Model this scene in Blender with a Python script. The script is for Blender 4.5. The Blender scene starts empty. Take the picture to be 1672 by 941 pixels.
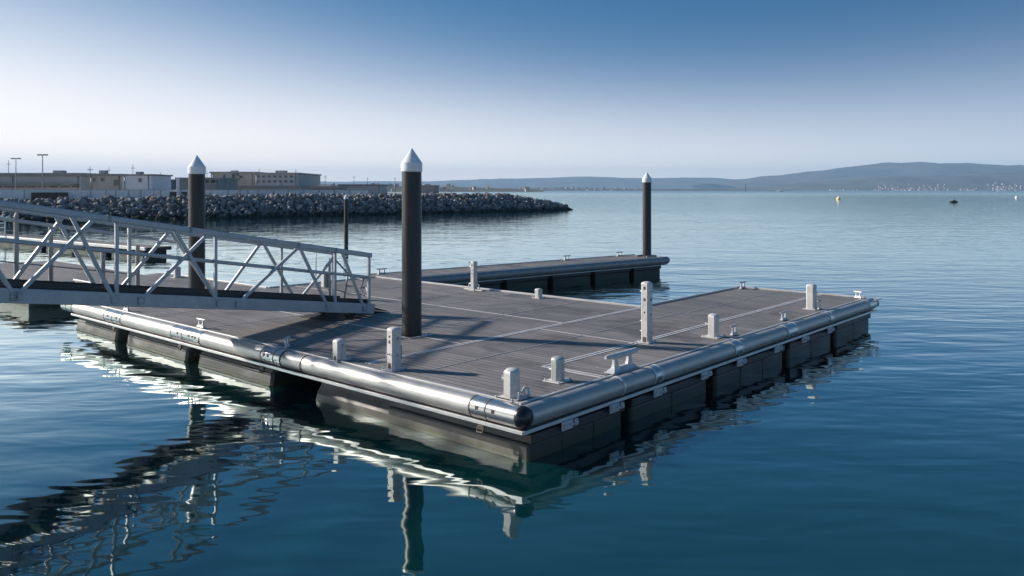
import bpy, bmesh, math, random
from mathutils import Vector, Matrix, Euler, noise
R = math.radians
random.seed(7)
sc = bpy.context.scene
USE_HAZE = True; SKYK = 4.0; SKYS = .105; EXPO = 1.2
SKYT = (.15, .47, .57, 1); HAZC = (6.3, 5.65, 5.05, 1)
C = sc.collection

# ------------------------------------------------------------------ frame of the photograph
F, HX, HY, HW = 1308.0, 836.0, 311.0, 3.0
ANG = R(48.6)                                   # heading of the pontoon's long side
U = Vector((math.cos(ANG), math.sin(ANG), 0)); V = Vector((-math.sin(ANG), math.cos(ANG), 0))
ORG = Vector((0.0968, 9.0467, 0))
DZ = 0.6                                        # deck height above water
def W(u, v, z=DZ): return ORG + U*u + V*v + Vector((0, 0, z))
def at(x, y, Y): return Vector(((x-HX)*Y/F, Y, HW-(y-HY)*Y/F))     # a point seen at a place, Y metres away

# ------------------------------------------------------------------ mesh helpers
class MB:
    def __init__(s): s.bm = bmesh.new()
    def _xf(s, vs, M): 
        if M is not None: bmesh.ops.transform(s.bm, matrix=M, verts=vs)
    def box(s, lo, hi, bev=0, M=None, seg=1):
        lo = Vector(lo); hi = Vector(hi); c = (lo+hi)/2; d = hi-lo
        r = bmesh.ops.create_cube(s.bm, size=1, matrix=Matrix.Translation(c) @ Matrix.Diagonal((d.x, d.y, d.z, 1)))
        vs = r['verts']
        if bev:
            es = list({e for v in vs for e in v.link_edges})
            rr = bmesh.ops.bevel(s.bm, geom=es, offset=bev, segments=seg, profile=.5, affect='EDGES')
            vs = list({v for f in rr['faces'] for v in f.verts} | {v for v in vs if v.is_valid})
        s._xf(vs, M); return s
    def tube(s, a, b, r, n=16, r2=None, caps=True, smooth=True):
        a = Vector(a); b = Vector(b); d = b-a; L = d.length
        if L < 1e-6: return s
        M = Matrix.Translation((a+b)/2) @ d.to_track_quat('Z', 'Y').to_matrix().to_4x4()
        q = bmesh.ops.create_cone(s.bm, cap_ends=caps, segments=n, radius1=r, radius2=r if r2 is None else r2, depth=L, matrix=M)
        if smooth:
            for v in q['verts']:
                for f in v.link_faces:
                    if len(f.verts) == 4: f.smooth = True
        return s
    def bar(s, a, b, w, h, bev=0, up=(0, 0, 1)):
        a = Vector(a); b = Vector(b); d = b-a; L = d.length; x = d.normalized(); up = Vector(up)
        y = up.cross(x)
        if y.length < 1e-4: y = Vector((0, 1, 0)).cross(x)
        y.normalize(); z = x.cross(y)
        M = Matrix((x, y, z)).transposed().to_4x4(); M.translation = (a+b)/2
        return s.box((-L/2, -w/2, -h/2), (L/2, w/2, h/2), bev, M)
    def path(s, pts, r, n=8):
        for p, q in zip(pts, pts[1:]): s.tube(p, q, r, n)
        for p in pts[1:-1]: s.ball(p, r, 8, 6)
        return s
    def ball(s, c, r, n=20, m=12, sc3=(1, 1, 1)):
        q = bmesh.ops.create_uvsphere(s.bm, u_segments=n, v_segments=m, radius=r, matrix=Matrix.Translation(c) @ Matrix.Diagonal((*sc3, 1)))
        for v in q['verts']:
            for f in v.link_faces: f.smooth = True
        return s
    def lathe(s, prof, n=24, c=(0, 0, 0), smooth=False, rot=0):
        c = Vector(c); rings = []
        for r, z in prof:
            rings.append([s.bm.verts.new(c+Vector((r*math.cos(2*math.pi*i/n+rot), r*math.sin(2*math.pi*i/n+rot), z))) for i in range(n)])
        for A, B in zip(rings, rings[1:]):
            for i in range(n):
                f = s.bm.faces.new((A[i], A[(i+1) % n], B[(i+1) % n], B[i])); f.smooth = smooth
        s.bm.faces.new(rings[-1]); s.bm.faces.new(rings[0][::-1]); return s
    def loft(s, rings, caps=True, smooth=False):
        rs = [[s.bm.verts.new(p) for p in r] for r in rings]; n = len(rs[0])
        for A, B in zip(rs, rs[1:]):
            for i in range(n):
                f = s.bm.faces.new((A[i], A[(i+1) % n], B[(i+1) % n], B[i])); f.smooth = smooth
        if caps: s.bm.faces.new(rs[0][::-1]); s.bm.faces.new(rs[-1])
        return s
    def build(s, name, mat, parent=None, loc=None, rz=None):
        bmesh.ops.recalc_face_normals(s.bm, faces=s.bm.faces[:])
        for e_ in s.bm.edges:                    # crisp rims between smooth sides and flat ends
            if len(e_.link_faces) == 2 and e_.calc_face_angle(0) > .6: e_.smooth = False
        me = bpy.data.meshes.new(name); s.bm.to_mesh(me); s.bm.free(); me.materials.append(mat)
        o = bpy.data.objects.new(name, me); C.objects.link(o)
        if parent is not None: o.parent = parent
        if loc is not None: o.location = loc
        if rz is not None: o.rotation_euler = (0, 0, rz)
        return o
def tag(o, label=None, cat=None, group=None, kind=None):
    if label: o['label'] = label
    if cat: o['category'] = cat
    if group: o['group'] = group
    if kind: o['kind'] = kind
    return o
def empty(name, loc, rz=0, label=None, cat=None, group=None):
    o = bpy.data.objects.new(name, None); C.objects.link(o); o.location = loc; o.rotation_euler = (0, 0, rz)
    o.empty_display_size = .1
    return tag(o, label, cat, group)
def copy_tree(o, kids):                           # a thing and its parts
    c = o.copy(); C.objects.link(c)
    for ch in kids:
        k = ch.copy(); C.objects.link(k); k.parent = c
    return c

# ------------------------------------------------------------------ materials
class NT:
    def __init__(s, name):
        s.m = bpy.data.materials.new(name); s.m.use_nodes = True; s.t = s.m.node_tree; s.n = s.t.nodes; s.l = s.t.links
        s.b = s.n['Principled BSDF']
    def node(s, typ, **kw):
        nd = s.n.new(typ)
        for k, v in kw.items():
            if k in nd.inputs: nd.inputs[k].default_value = v
            else: setattr(nd, k, v)
        return nd
    def link(s, a, b): s.l.new(a, b)
    def coords(s, scale=(1, 1, 1), space='Object', rot=(0, 0, 0)):
        tc = s.node('ShaderNodeTexCoord'); mp = s.node('ShaderNodeMapping'); mp.inputs['Scale'].default_value = scale; mp.inputs['Rotation'].default_value = rot
        s.link(tc.outputs[space], mp.inputs['Vector']); return mp.outputs[0]
    def geo(s, scale=(1, 1, 1)):
        g = s.node('ShaderNodeNewGeometry'); mp = s.node('ShaderNodeMapping'); mp.inputs['Scale'].default_value = scale
        s.link(g.outputs['Position'], mp.inputs['Vector']); return mp.outputs[0]
    def noise(s, vec, scale, detail=4, rough=.55, dist=0):
        nd = s.node('ShaderNodeTexNoise'); nd.inputs['Scale'].default_value = scale; nd.inputs['Detail'].default_value = detail
        nd.inputs['Roughness'].default_value = rough; nd.inputs['Distortion'].default_value = dist
        s.link(vec, nd.inputs['Vector']); return nd.outputs['Fac']
    def ramp(s, fac, stops):
        nd = s.node('ShaderNodeValToRGB'); cr = nd.color_ramp
        while len(cr.elements) < len(stops): cr.elements.new(.5)
        for e, (p, c) in zip(cr.elements, stops): e.position = p; e.color = (*c, 1) if len(c) == 3 else c
        s.link(fac, nd.inputs[0]); return nd.outputs[0]
    def gray(s, fac, a, b, p=0., q=1.): return s.ramp(fac, [(p, (a,)*3), (q, (b,)*3)])
    def mix(s, a, b, f, mode='MIX'):
        nd = s.node('ShaderNodeMix', data_type='RGBA', blend_type=mode)
        for sock, v in ((nd.inputs[6], a), (nd.inputs[7], b)):
            if hasattr(v, 'is_linked') or hasattr(v, 'links'): s.link(v, sock)
            else: sock.default_value = (*v, 1)
        if isinstance(f, (int, float)): nd.inputs[0].default_value = f
        else: s.link(f, nd.inputs[0])
        return nd.outputs[2]
    def math(s, op, a, b=0.):
        nd = s.node('ShaderNodeMath', operation=op)
        for i, v in enumerate((a, b)):
            if isinstance(v, (int, float)): nd.inputs[i].default_value = v
            else: s.link(v, nd.inputs[i])
        return nd.outputs[0]
    def bump(s, h, strength, dist, prev=None):
        nd = s.node('ShaderNodeBump'); nd.inputs['Strength'].default_value = strength; nd.inputs['Distance'].default_value = dist
        s.link(h, nd.inputs['Height'])
        if prev is not None: s.link(prev, nd.inputs['Normal'])
        return nd.outputs[0]
    def out(s, col=None, rough=None, metal=None, normal=None, spec=None):
        for nm, v in (('Base Color', col), ('Roughness', rough), ('Metallic', metal), ('Normal', normal), ('Specular IOR Level', spec)):
            if v is None: continue
            if isinstance(v, tuple): s.b.inputs[nm].default_value = (*v, 1)
            elif isinstance(v, (int, float)): s.b.inputs[nm].default_value = v
            else: s.link(v, s.b.inputs[nm])
        return s.m

def mat_plain(name, ca, cb, rough=.6, metal=0., scale=3., bump=.15, bdist=.01, stretch=(1, 1, 1), ra=None, space='Object', spec=None):
    t = NT(name); v = t.coords(stretch, space)
    n1 = t.noise(v, scale, 6, .6); n2 = t.noise(v, scale*7, 4, .6)
    f = t.mix(n1, n2, .35); col = t.ramp(f, [(.34, ca), (.66, cb)])
    rr = rough if ra is None else t.gray(n1, rough, ra, .3, .7)
    nm = t.bump(f, bump, bdist) if bump else None
    return t.out(col, rr, metal, nm, spec)

def mat_deck():
    t = NT('composite_decking'); v = t.coords()
    sx = t.node('ShaderNodeSeparateXYZ'); t.link(v, sx.inputs[0])
    P = .118
    q = t.math('DIVIDE', sx.outputs[0], P); idx = t.math('FLOOR', q); fr = t.math('SUBTRACT', q, idx)
    # groove between boards, fine reeding in the board
    edge = t.math('ABSOLUTE', t.math('SUBTRACT', fr, .5))                  # .5 at joints
    groove = t.gray(edge, 0., 1., .40, .455)
    q2 = t.math('MULTIPLY', q, 4); reed = t.math('ABSOLUTE', t.math('SUBTRACT', t.math('SUBTRACT', q2, t.math('FLOOR', q2)), .5))
    wn = t.node('ShaderNodeTexWhiteNoise', noise_dimensions='2D'); cb = t.node('ShaderNodeCombineXYZ'); t.link(idx, cb.inputs[0])
    vy = t.math('FLOOR', t.math('DIVIDE', t.math('ADD', sx.outputs[1], t.math('MULTIPLY', idx, .73)), 2.4)); t.link(vy, cb.inputs[1]); t.link(cb.outputs[0], wn.inputs[0])
    st = t.coords((9, .7, 1)); streak = t.noise(st, 2.0, 6, .6); big = t.noise(v, .55, 5, .55); fine = t.noise(t.coords((30, 5, 1)), 3, 3)
    base = t.ramp(big, [(.3, (.170, .160, .156)), (.7, (.235, .222, .217))])
    base = t.mix(base, t.gray(wn.outputs[0], .82, 1.14), .85, 'MULTIPLY')
    base = t.mix(base, t.gray(streak, .7, 1.25, .3, .7), .7, 'MULTIPLY')
    base = t.mix(base, t.gray(fine, .85, 1.12, .3, .7), .6, 'MULTIPLY')
    base = t.mix(base, (.05, .046, .045), t.math('MULTIPLY', groove, .85))
    stain = t.noise(v, 1.4, 7, .65, .6)
    base = t.mix(base, (.27, .26, .25), t.gray(stain, 0, .32, .60, .74))
    drop = t.noise(v, 11, 2, .4); spread = t.noise(v, 1.1, 3)
    base = t.mix(base, (.46, .45, .42), t.math('MULTIPLY', t.gray(drop, 0, .8, .765, .79), t.gray(spread, 0, 1, .5, .62)))
    wet = t.noise(v, .9, 6, .6, .8); base = t.mix(base, t.gray(wet, .68, 1., .36, .46), 1., 'MULTIPLY')
    h = t.math('SUBTRACT', t.math('MULTIPLY', reed, .5), groove)
    nm = t.bump(h, .5, .004); nm = t.bump(fine, .15, .003, nm)
    return t.out(base, t.gray(big, .52, .74, .3, .7), 0., nm, .35)

def mat_tube(name, col=.72, r1=.13, r2=.3, met=1.):
    t = NT(name); v = t.coords(); n1 = t.noise(v, 2.2, 6, .6); n2 = t.noise(v, 26, 4, .6); n3 = t.noise(v, 7, 5, .65, .5)
    c = t.ramp(n1, [(.3, (col*.80, col*.79, col*.77)), (.7, (col, col*.985, col*.96))])
    c = t.mix(c, (col*.62, col*.58, col*.54), t.gray(n3, 0, .22, .62, .8))
    return t.out(c, t.mix(t.gray(n1, r1, r2, .3, .7), t.gray(n2, 0, .5), .05, 'ADD'), met, None)

def tide(t, c, z0=.05, z1=.22, col=(.045, .056, .026)):
    """weed and damp band just over the water line, on the thing itself"""
    gp_ = t.geo(); sp_ = t.node('ShaderNodeSeparateXYZ'); t.link(gp_, sp_.inputs[0]); nn = t.noise(gp_, 7, 5, .65)
    hz_ = t.math('SUBTRACT', sp_.outputs[2], t.math('MULTIPLY', t.math('SUBTRACT', nn, .5), .35))
    return t.mix(col, c, t.gray(hz_, .15, 1, z0, z1))
def mat_pile():
    t = NT('black_pile_sleeve'); v = t.coords((1, 1, .10)); n = t.noise(v, 11, 6, .6); n2 = t.noise(t.coords((1, 1, .35)), 5, 6, .65); n3 = t.noise(t.coords((1, 1, .06)), 30, 4, .6)
    c = t.ramp(n, [(.3, (.010, .011, .015)), (.7, (.023, .024, .029))])
    c = t.mix(c, (.055, .057, .06), t.gray(n2, 0, .35, .6, .76))
    c = t.mix(c, (.09, .092, .095), t.gray(n3, 0, .5, .63, .78))
    c = tide(t, c, .15, .5, (.05, .058, .032))
    return t.out(c, t.gray(n, .34, .55, .3, .7), 0, t.bump(n, .12, .01))
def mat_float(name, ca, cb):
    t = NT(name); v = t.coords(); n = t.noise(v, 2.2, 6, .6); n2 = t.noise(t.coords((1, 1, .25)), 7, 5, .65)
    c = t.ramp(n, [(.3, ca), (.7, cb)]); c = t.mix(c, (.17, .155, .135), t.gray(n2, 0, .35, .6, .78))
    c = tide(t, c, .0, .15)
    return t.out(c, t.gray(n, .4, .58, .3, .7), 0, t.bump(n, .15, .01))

def mat_rock():
    t = NT('breakwater_rock'); v = t.coords(); n = t.noise(v, 1.6, 7, .65); n2 = t.noise(v, 9, 5, .6)
    oi = t.node('ShaderNodeObjectInfo'); gp = t.geo(); big = t.noise(gp, .9, 3)
    c = t.ramp(n, [(.25, (.17, .17, .178)), (.5, (.235, .235, .242)), (.75, (.32, .318, .32))])
    c = t.mix(c, t.gray(big, .45, 1.5, .3, .7), .85, 'MULTIPLY')
    c = t.mix(c, t.gray(oi.outputs['Random'], .75, 1.15), .7, 'MULTIPLY')
    # weed and wet band, fixed to the tide line
    sp = t.node('ShaderNodeSeparateXYZ'); t.link(gp, sp.inputs[0])
    hz = t.math('ADD', sp.outputs[2], t.math('MULTIPLY', big, .5))
    c = t.mix((.035, .038, .032), c, t.gray(hz, 0, 1, .45, .95))
    return t.out(c, .85, 0, t.bump(t.mix(n, n2, .4), .6, .08))

WAVE = (.031, .014, .0036); WGAIN = 2.7; WCOL = ((.001, .026, .029), (.002, .037, .040))
def mat_water():
    t = NT('sea_water'); 
    g = t.node('ShaderNodeNewGeometry'); 
    def mp(sx, sy, rot=0):
        m = t.node('ShaderNodeMapping'); m.inputs['Scale'].default_value = (sx, sy, 1); m.inputs['Rotation'].default_value = (0, 0, rot)
        t.link(g.outputs['Position'], m.inputs['Vector']); return m.outputs[0]
    # long low swell, elongated ripples, a little fine chop; patches of breeze
    a = t.noise(mp(.28, .62, R(8)), 1.0, 2, .4); b = t.noise(mp(.75, 1.9, R(-10)), 1.0, 2, .45, .3)
    c = t.noise(mp(1.9, 4.2, R(17)), 1.0, 0.5, .4, .2)
    patch = t.noise(mp(.018, .06, R(5)), 1.0, 4, .55, .4); pf = t.gray(patch, .35, 1.8, .38, .62)
    n = t.bump(a, 1.0, WAVE[0]); n = t.bump(t.math('MULTIPLY', b, t.gray(patch, .8, 1.2, .38, .62)), 1.0, WAVE[1], n)
    n = t.bump(t.math('MULTIPLY', c, pf), 1.0, WAVE[2], n)
    deep = t.noise(mp(.03, .03), 1, 3)
    col = t.ramp(deep, [(.3, WCOL[0]), (.7, WCOL[1])])
    t.out(col, .6, 0, n, 0.)
    fr = t.node('ShaderNodeFresnel'); fr.inputs['IOR'].default_value = 1.33; t.link(n, fr.inputs['Normal'])
    gl = t.node('ShaderNodeBsdfGlossy');  gl.inputs['Color'].default_value = (.82, .93, .91, 1); t.link(n, gl.inputs['Normal'])
    sy = t.node('ShaderNodeSeparateXYZ'); t.link(g.outputs['Position'], sy.inputs[0])
    mr = t.node('ShaderNodeMapRange'); t.link(sy.outputs[1], mr.inputs[0]); mr.inputs[1].default_value = 130; mr.inputs[2].default_value = 1500; mr.inputs[3].default_value = .028; mr.inputs[4].default_value = .30
    t.link(mr.outputs[0], gl.inputs['Roughness'])                     # rougher open sea outside the harbour
    mx = t.node('ShaderNodeMixShader'); t.link(t.math('MINIMUM', t.math('MULTIPLY', fr.outputs[0], WGAIN), .93), mx.inputs[0]); t.link(t.b.outputs[0], mx.inputs[1]); t.link(gl.outputs[0], mx.inputs[2])
    t.link(mx.outputs[0], t.n['Material Output'].inputs['Surface']); return t.m

M = {}
M['deck'] = mat_deck()
M['tube'] = mat_tube('polished_steel', .50, .38, .5, .6)
M['sleeve'] = mat_tube('bright_steel', .68, .20, .27, .9)
M['galv'] = mat_plain('galvanised_steel', (.36, .385, .42), (.52, .545, .58), .5, .4, 5, .08, .004, ra=.62)
M['galvd'] = mat_plain('dull_galvanised_steel', (.22, .23, .24), (.34, .35, .36), .5, .5, 5, .1, .004)
M['alu'] = mat_plain('anodised_trim', (.50, .50, .50), (.68, .68, .67), .38, .5, 4, .1, .003)
M['trim'] = mat_plain('scuffed_aluminium_strip', (.46, .46, .455), (.74, .735, .72), .45, .1, 6, .1, .003)
M['cast'] = mat_plain('painted_cast_metal', (.44, .43, .41), (.66, .65, .63), .45, .1, 7, .25, .004, ra=.6)
M['castg'] = mat_plain('grey_green_cast_metal', (.30, .34, .33), (.48, .51, .49), .45, .3, 7, .25, .004)
M['cleat'] = mat_plain('worn_cleat_metal', (.42, .43, .44), (.60, .615, .63), .5, .25, 12, .15, .002)
M['rust'] = mat_plain('weathered_dark_metal', (.055, .045, .04), (.12, .10, .09), .7, .2, 20, .2, .003)
M['cap'] = mat_plain('white_fibreglass_cap', (.66, .69, .72), (.78, .80, .82), .34, .0, 4, .04, .004)
M['pile'] = mat_pile()
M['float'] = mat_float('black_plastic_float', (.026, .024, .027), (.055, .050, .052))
M['floatlit'] = mat_float('sunlit_plastic_float', (.085, .078, .072), (.15, .135, .122))  # paler brown copy of the black float plastic, sunlight put into the colour
M['rubber'] = mat_plain('black_rubber', (.010, .010, .013), (.022, .022, .026), .32, 0, 8, .1, .004)
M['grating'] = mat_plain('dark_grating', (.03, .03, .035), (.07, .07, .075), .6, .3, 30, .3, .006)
M['rock'] = mat_rock()
M['concrete'] = mat_plain('weathered_concrete', (.36, .35, .34), (.50, .485, .47), .85, 0, .35, .2, .05)
M['wallpaint'] = mat_plain('chalky_wall_paint', (.66, .68, .72), (.80, .82, .85), .7, 0, .5, .15, .03, stretch=(1, 1, .4))
M['render'] = mat_plain('stained_render', (.42, .37, .33), (.60, .55, .50), .85, 0, .25, .1, .05, stretch=(1, 1, .5))
M['render_grey'] = mat_plain('grey_render', (.44, .425, .415), (.58, .565, .555), .85, 0, .3, .1, .05)
M['roof'] = mat_plain('dark_roofing', (.25, .235, .23), (.34, .325, .32), .8, 0, .5, .1, .05)
M['green'] = mat_plain('green_grey_cladding', (.22, .25, .245), (.30, .33, .32), .7, 0, .6, .1, .03)
M['window'] = mat_plain('dark_window_glass', (.035, .04, .05), (.06, .065, .08), .12, 0, 1, 0)
M['louvre'] = mat_plain('rusty_louvre_metal', (.07, .06, .055), (.15, .125, .11), .7, .2, 2, .2, .03)
M['ground'] = mat_plain('quay_ground', (.20, .185, .17), (.30, .28, .255), .9, 0, .12, .1, .1)
M['house'] = mat_plain('whitewashed_wall', (.38, .36, .34), (.52, .50, .48), .8, 0, .05, 0)
M['tile'] = mat_plain('terracotta_tile', (.30, .15, .10), (.42, .22, .15), .8, 0, .1, 0)
M['hill'] = mat_plain('scrub_hillside', (.025, .035, .03), (.15, .15, .12), .95, 0, .0022, 0)
M['coast'] = mat_plain('wooded_coast', (.04, .05, .04), (.09, .09, .075), .95, 0, .01, 0)
M['yellow'] = mat_plain('faded_yellow_paint', (.75, .55, .18), (.85, .66, .28), .5, 0, 5, 0)
M['white'] = mat_plain('white_gelcoat', (.74, .75, .76), (.84, .85, .86), .3, 0, 4, 0)
M['hull'] = mat_plain('dark_hull_paint', (.03, .025, .03), (.07, .05, .05), .5, 0, 6, 0)
M['sail'] = mat_plain('grey_blue_sailcloth', (.12, .15, .20), (.18, .22, .27), .8, 0, 2, 0)
M['water'] = mat_water()

# ------------------------------------------------------------------ sea
b = MB()
def sheet(b, x0, x1, y0, y1, z):
    vs = [b.bm.verts.new(p) for p in ((x0, y0, z), (x1, y0, z), (x1, y1, z), (x0, y1, z))]; b.bm.faces.new(vs)
sheet(b, -12000, 14000, -60, 15500, 0)
tag(b.build('water', M['water']), kind='structure')

# ------------------------------------------------------------------ floating pontoon
dock = empty('floating_dock', W(0, 0, 0), ANG, 'broad grey-brown floating dock with a steel tube rim and black floats in the foreground', 'floating dock')
b = MB()
T0 = .47
for lo, hi in (((0, 0), (11.7, 2.92)), ((0, 2.93), (7.2, 11.5)), ((0, 11.51), (3.85, 12.4)), ((1.5, 12.41), (3.85, 17.0))):
    b.box((*lo, T0), (*hi, DZ), .004)
b.box((.3, 17.01, T0), (3.3, 24, DZ), .004)
b.build('deck', M['deck'], dock)
b = MB()                                         # steel under-frame
for x in (.5, 2.4, 4.3, 6.8): b.box((x, .3, .36), (x+.12, 11.2, T0-.002), 0)
for x in (8.6, 10.9): b.box((x, .3, .36), (x+.12, 2.7, T0-.002), 0)
for y in (.4, 2.7): b.box((.2, y, .35), (11.5, y+.12, .359+.1), 0)
b.build('underframe', M['rust'], dock)
# light trim strips, proud of the boards
def strip(u0, v0, u1, v1, w=.035, name='trim_strip', h=.006, m='trim', z=DZ):
    b = MB(); b.bar((u0, v0, z+h/2+.001), (u1, v1, z+h/2+.001), w, h)
    o = b.build(name, M[m], dock); return o
strip(.15, 2.895, 7.2, 2.895, .034); strip(.15, 2.965, 7.2, 2.965, .034)
strip(1.62, .91, 11.66, .91, .034); strip(1.62, .985, 11.66, .985, .034)
strip(1.60, .02, 1.60, 1.0, .03); strip(1.68, .02, 1.68, .9, .02)
strip(4.62, 3.0, 4.62, 11.45, .02, m='trim'); strip(2.02, 3.0, 2.02, 11.5, .016)
strip(2.2, 4.42, 7.15, 4.42, .014); strip(2.05, 6.3, 7.15, 6.3, .012); strip(0.02, 9.38, 7.15, 9.38, .018); strip(.02, 7.3, 7.15, 7.3, .012)
strip(.5, 1.98, 7.2, 1.98, .010); strip(3.86, .05, 3.86, 2.86, .012); strip(7.25, 1.9, 11.6, 1.9, .010)
# raised edge angles
def edge(u0, v0, u1, v1, w=.07, zt=.035):
    b = MB(); b.bar((u0, v0, DZ-.03+zt/2), (u1, v1, DZ-.03+zt/2), w, .06+zt, .006); b.build('edge_trim', M['alu'], dock)
edge(7.24, 2.96, 7.24, 11.5, .06); edge(7.27, 2.96, 11.76, 2.96, .06); edge(11.73, .0, 11.73, 2.92, .05)
edge(3.9, 11.56, 3.9, 17.0, .05); edge(3.93, 11.54, 7.2, 11.54, .05); edge(1.46, 12.43, 1.46, 17, .05); edge(0, 12.43, 1.43, 12.43, .05)
b = MB(); b.box((-.045, -.045, .56), (11.7, -.004, .612), .003); b.build('edge_trim', M['alu'], dock)
b = MB(); b.box((-.045, -.0, .56), (-.004, 12.4, .612), .003); b.build('edge_trim', M['alu'], dock)
# tubes: left face runs along v, right face along u
TC, TR, TZ = -.160, .120, .500
def vt(v0, v1, r, m, name, capsr=None):
    b = MB(); b.tube((TC, v0, TZ), (TC, v1, TZ), r, 40); return b.build(name, M[m], dock)
def ut(u0, u1, r, m, name):
    b = MB(); b.tube((u0, TC, TZ), (u1, TC, TZ), r, 40); return b.build(name, M[m], dock)
for v0, v1 in ((.56, 3.9), (4.97, 6.84), (7.88, 9.93), (10.72, 12.36)): vt(v0, v1, TR, 'tube', 'fender_tube')
vt(3.93, 4.42, TR*.985, 'galvd', 'fender_tube')
b = MB(); b.tube((TC, -.1, TZ), (TC, 12.9, TZ), TR-.006, 40); b.build('tube_core', M['tube'], dock)
for v0, v1 in ((.295, .54), (-.17, .29), (4.45, 4.61), (4.62, 4.95), (6.86, 7.45), (7.46, 7.86), (9.95, 10.31), (10.32, 10.70), (12.38, 12.67), (12.68, 12.95)):
    vt(v0, v1, TR+.004, 'sleeve', 'sleeve')
for v in (.543, .293, 3.915, 4.44, 4.615, 4.955, 6.855, 7.455, 7.865, 9.945, 10.315, 10.705, 12.375, 12.675, 12.96):
    b = MB(); b.tube((TC, v-.008, TZ), (TC, v+.008, TZ), TR+.007, 40); b.build('clamp_ring', M['rust'], dock)
b = MB(); b.ball((TC, -.17, TZ), TR+.009, 32, 20, (1, .8, 1)); b.build('end_cap', M['rubber'], dock)
for u0, u1 in ((-.10, 1.685), (1.715, 2.43), (2.66, 4.78), (5.1, 6.82), (7.32, 8.84), (9.08, 11.2)): ut(u0, u1, TR, 'tube', 'fender_tube')
for u0, u1 in ((2.43, 2.65), (4.79, 5.09), (6.83, 7.31), (8.85, 9.07), (11.21, 11.66)): ut(u0, u1, TR+.005, 'sleeve', 'sleeve')
for u in (1.70, 2.45, 2.63, 4.81, 5.07, 6.86, 7.28, 8.87, 9.05, 11.23):
    b = MB(); b.tube((u-.02, TC, TZ), (u+.02, TC, TZ), TR+.010, 40); b.build('clamp_ring', M['alu'], dock)
b = MB(); b.tube((11.66, TC, TZ), (11.95, TC, TZ), TR*.9, 32, TR*.62); b.tube((11.75, TC, TZ-.03), (12.0, TC, TZ-.03), TR*.6, 24); b.build('end_cap', M['galvd'], dock)
b = MB(); b.box((11.55, -.3, .575), (11.98, .06, .60), .006); b.build('corner_plate', M['alu'], dock)
# slots in the sleeves
for v in (.17, .42, 4.75, 4.86, 6.98, 7.08, 7.2, 7.6, 10.1, 10.5):
    b = MB(); b.box((TC-TR-.008, v-.02, TZ+.005), (TC-TR-.002, v+.02, TZ+.05), .002); b.build('slot', M['rust'], dock)
# flange under the tubes
b = MB(); b.box((-.262, -.26, .352), (-.12, 12.4, .368), .003); b.box((-.274, -.26, .345), (-.2625, 12.4, .385), .002); b.build('flange', M['alu'], dock)
b = MB(); b.box((-.119, -.262, .352), (11.7, -.12, .368), .003); b.box((-.26, -.274, .345), (11.7, -.2625, .385), .002); b.build('flange', M['alu'], dock)
# brackets on the right face
def bracket(u, big):
    t = MB(); t.box((u-.10, -.298, .245), (u+.10, -.276, .350), .004)
    t.box((u+.12, -.308, .265), (u+.19, -.276, .340), .004); o = t.build('bracket', M['galv'], dock)
    for d in (-.06, .06, .155): t = MB(); t.tube((u+d, -.325, .300), (u+d, -.29, .300), .016, 8); t.build('bolt', M['cleat'], o)
for u in (.49, 1.45, 2.48, 3.78, 4.93, 6.34, 7.53, 8.8): bracket(u, 1)
for v in (.35, 4.9, 7.5, 10.2):
    t = MB(); t.bar((-.28, v-.05, .315), (-.28, v+.05, .315), .03, .05, .004); t.path([(-.28, v-.05, .325), (-.30, v-.04, .265), (-.30, v+.04, .265), (-.28, v+.05, .325)], .012); t.build('shackle', M['rust'], dock)
# floats of the right face: boxes with a lip and softened corners
def float_box(u0, u1, v0, v1, z1=.30, m='float', lip=True):
    b = MB(); z0 = -.35
    b.box((u0, v0, z0), (u1, v1, z1-.10), .05, seg=2)
    b.box((u0-.03, v0-.03, z1-.115), (u1+.03, v1, z1), .022, seg=2)
    n = max(2, int((u1-u0)/.75))
    for i in range(1, n):                        # moulded joints
        x = u0+(u1-u0)*i/n; b.box((x-.012, v0-.008, z0), (x+.012, v0+.03, z1-.12), .003)
    return b.build('float', M[m], dock)
for u0, u1 in ((1.98, 4.02), (4.30, 6.80), (7.06, 9.12)): float_box(u0, u1, -.20, 2.5)
float_box(9.55, 11.6, -.14, 2.5)
# left face: long moulded floats with a shaped side
def float_long(v0, v1, prof, m, name='float', depth=1.2):
    b = MB(); rings = []
    for v, k in ((v0, .035), (v0+.05, 0), (v1-.05, 0), (v1, .035)):
        ring = [Vector((x+k, v, z)) for x, z in prof] + [Vector((depth, v, prof[-1][1])), Vector((depth, v, prof[0][1]))]
        rings.append(ring)
    b.loft(rings, smooth=False); return b.build(name, M[m], dock)
flare = [(-.16, -.35), (-.135, -.02), (-.12, .02), (-.10, .09), (-.03, .20), (.02, .30), (.04, .36)]
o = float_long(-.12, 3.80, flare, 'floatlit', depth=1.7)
# right-hand end of the corner float shows on the other face
b = MB(); b.box((-.10, -.20, -.35), (1.74, 2.2, .19), .03, seg=2); b.box((-.08, -.235, .185), (1.78, 2.2, .30), .02, seg=2)
for x in (.52, 1.14): b.box((x-.012, -.208, -.3), (x+.012, -.17, .18), .003)
b.build('float', M['float'], dock)
bulge = []
for i in range(11):
    a = R(-75 + 150*i/10); bulge.append((.26-.38*math.cos(a), .06+.34*math.sin(a)))
def bulged(v0, v1, m):
    p = []
    for x, z in bulge: p.append((x, z))
    # two raised ridges along the belly
    q = []
    for i, (x, z) in enumerate(p):
        q.append((x, z))
        if i in (4, 6):
            x2, z2 = p[i+1]; mx, mz = (x+x2)/2, (z+z2)/2
            q += [(x*.7+x2*.3-.001, z*.7+z2*.3), (mx-.022, mz-.012), (mx-.022, mz+.012), (x*.3+x2*.7-.001, z*.3+z2*.7)]
    return float_long(v0, v1, q, m, depth=1.3)
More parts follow.
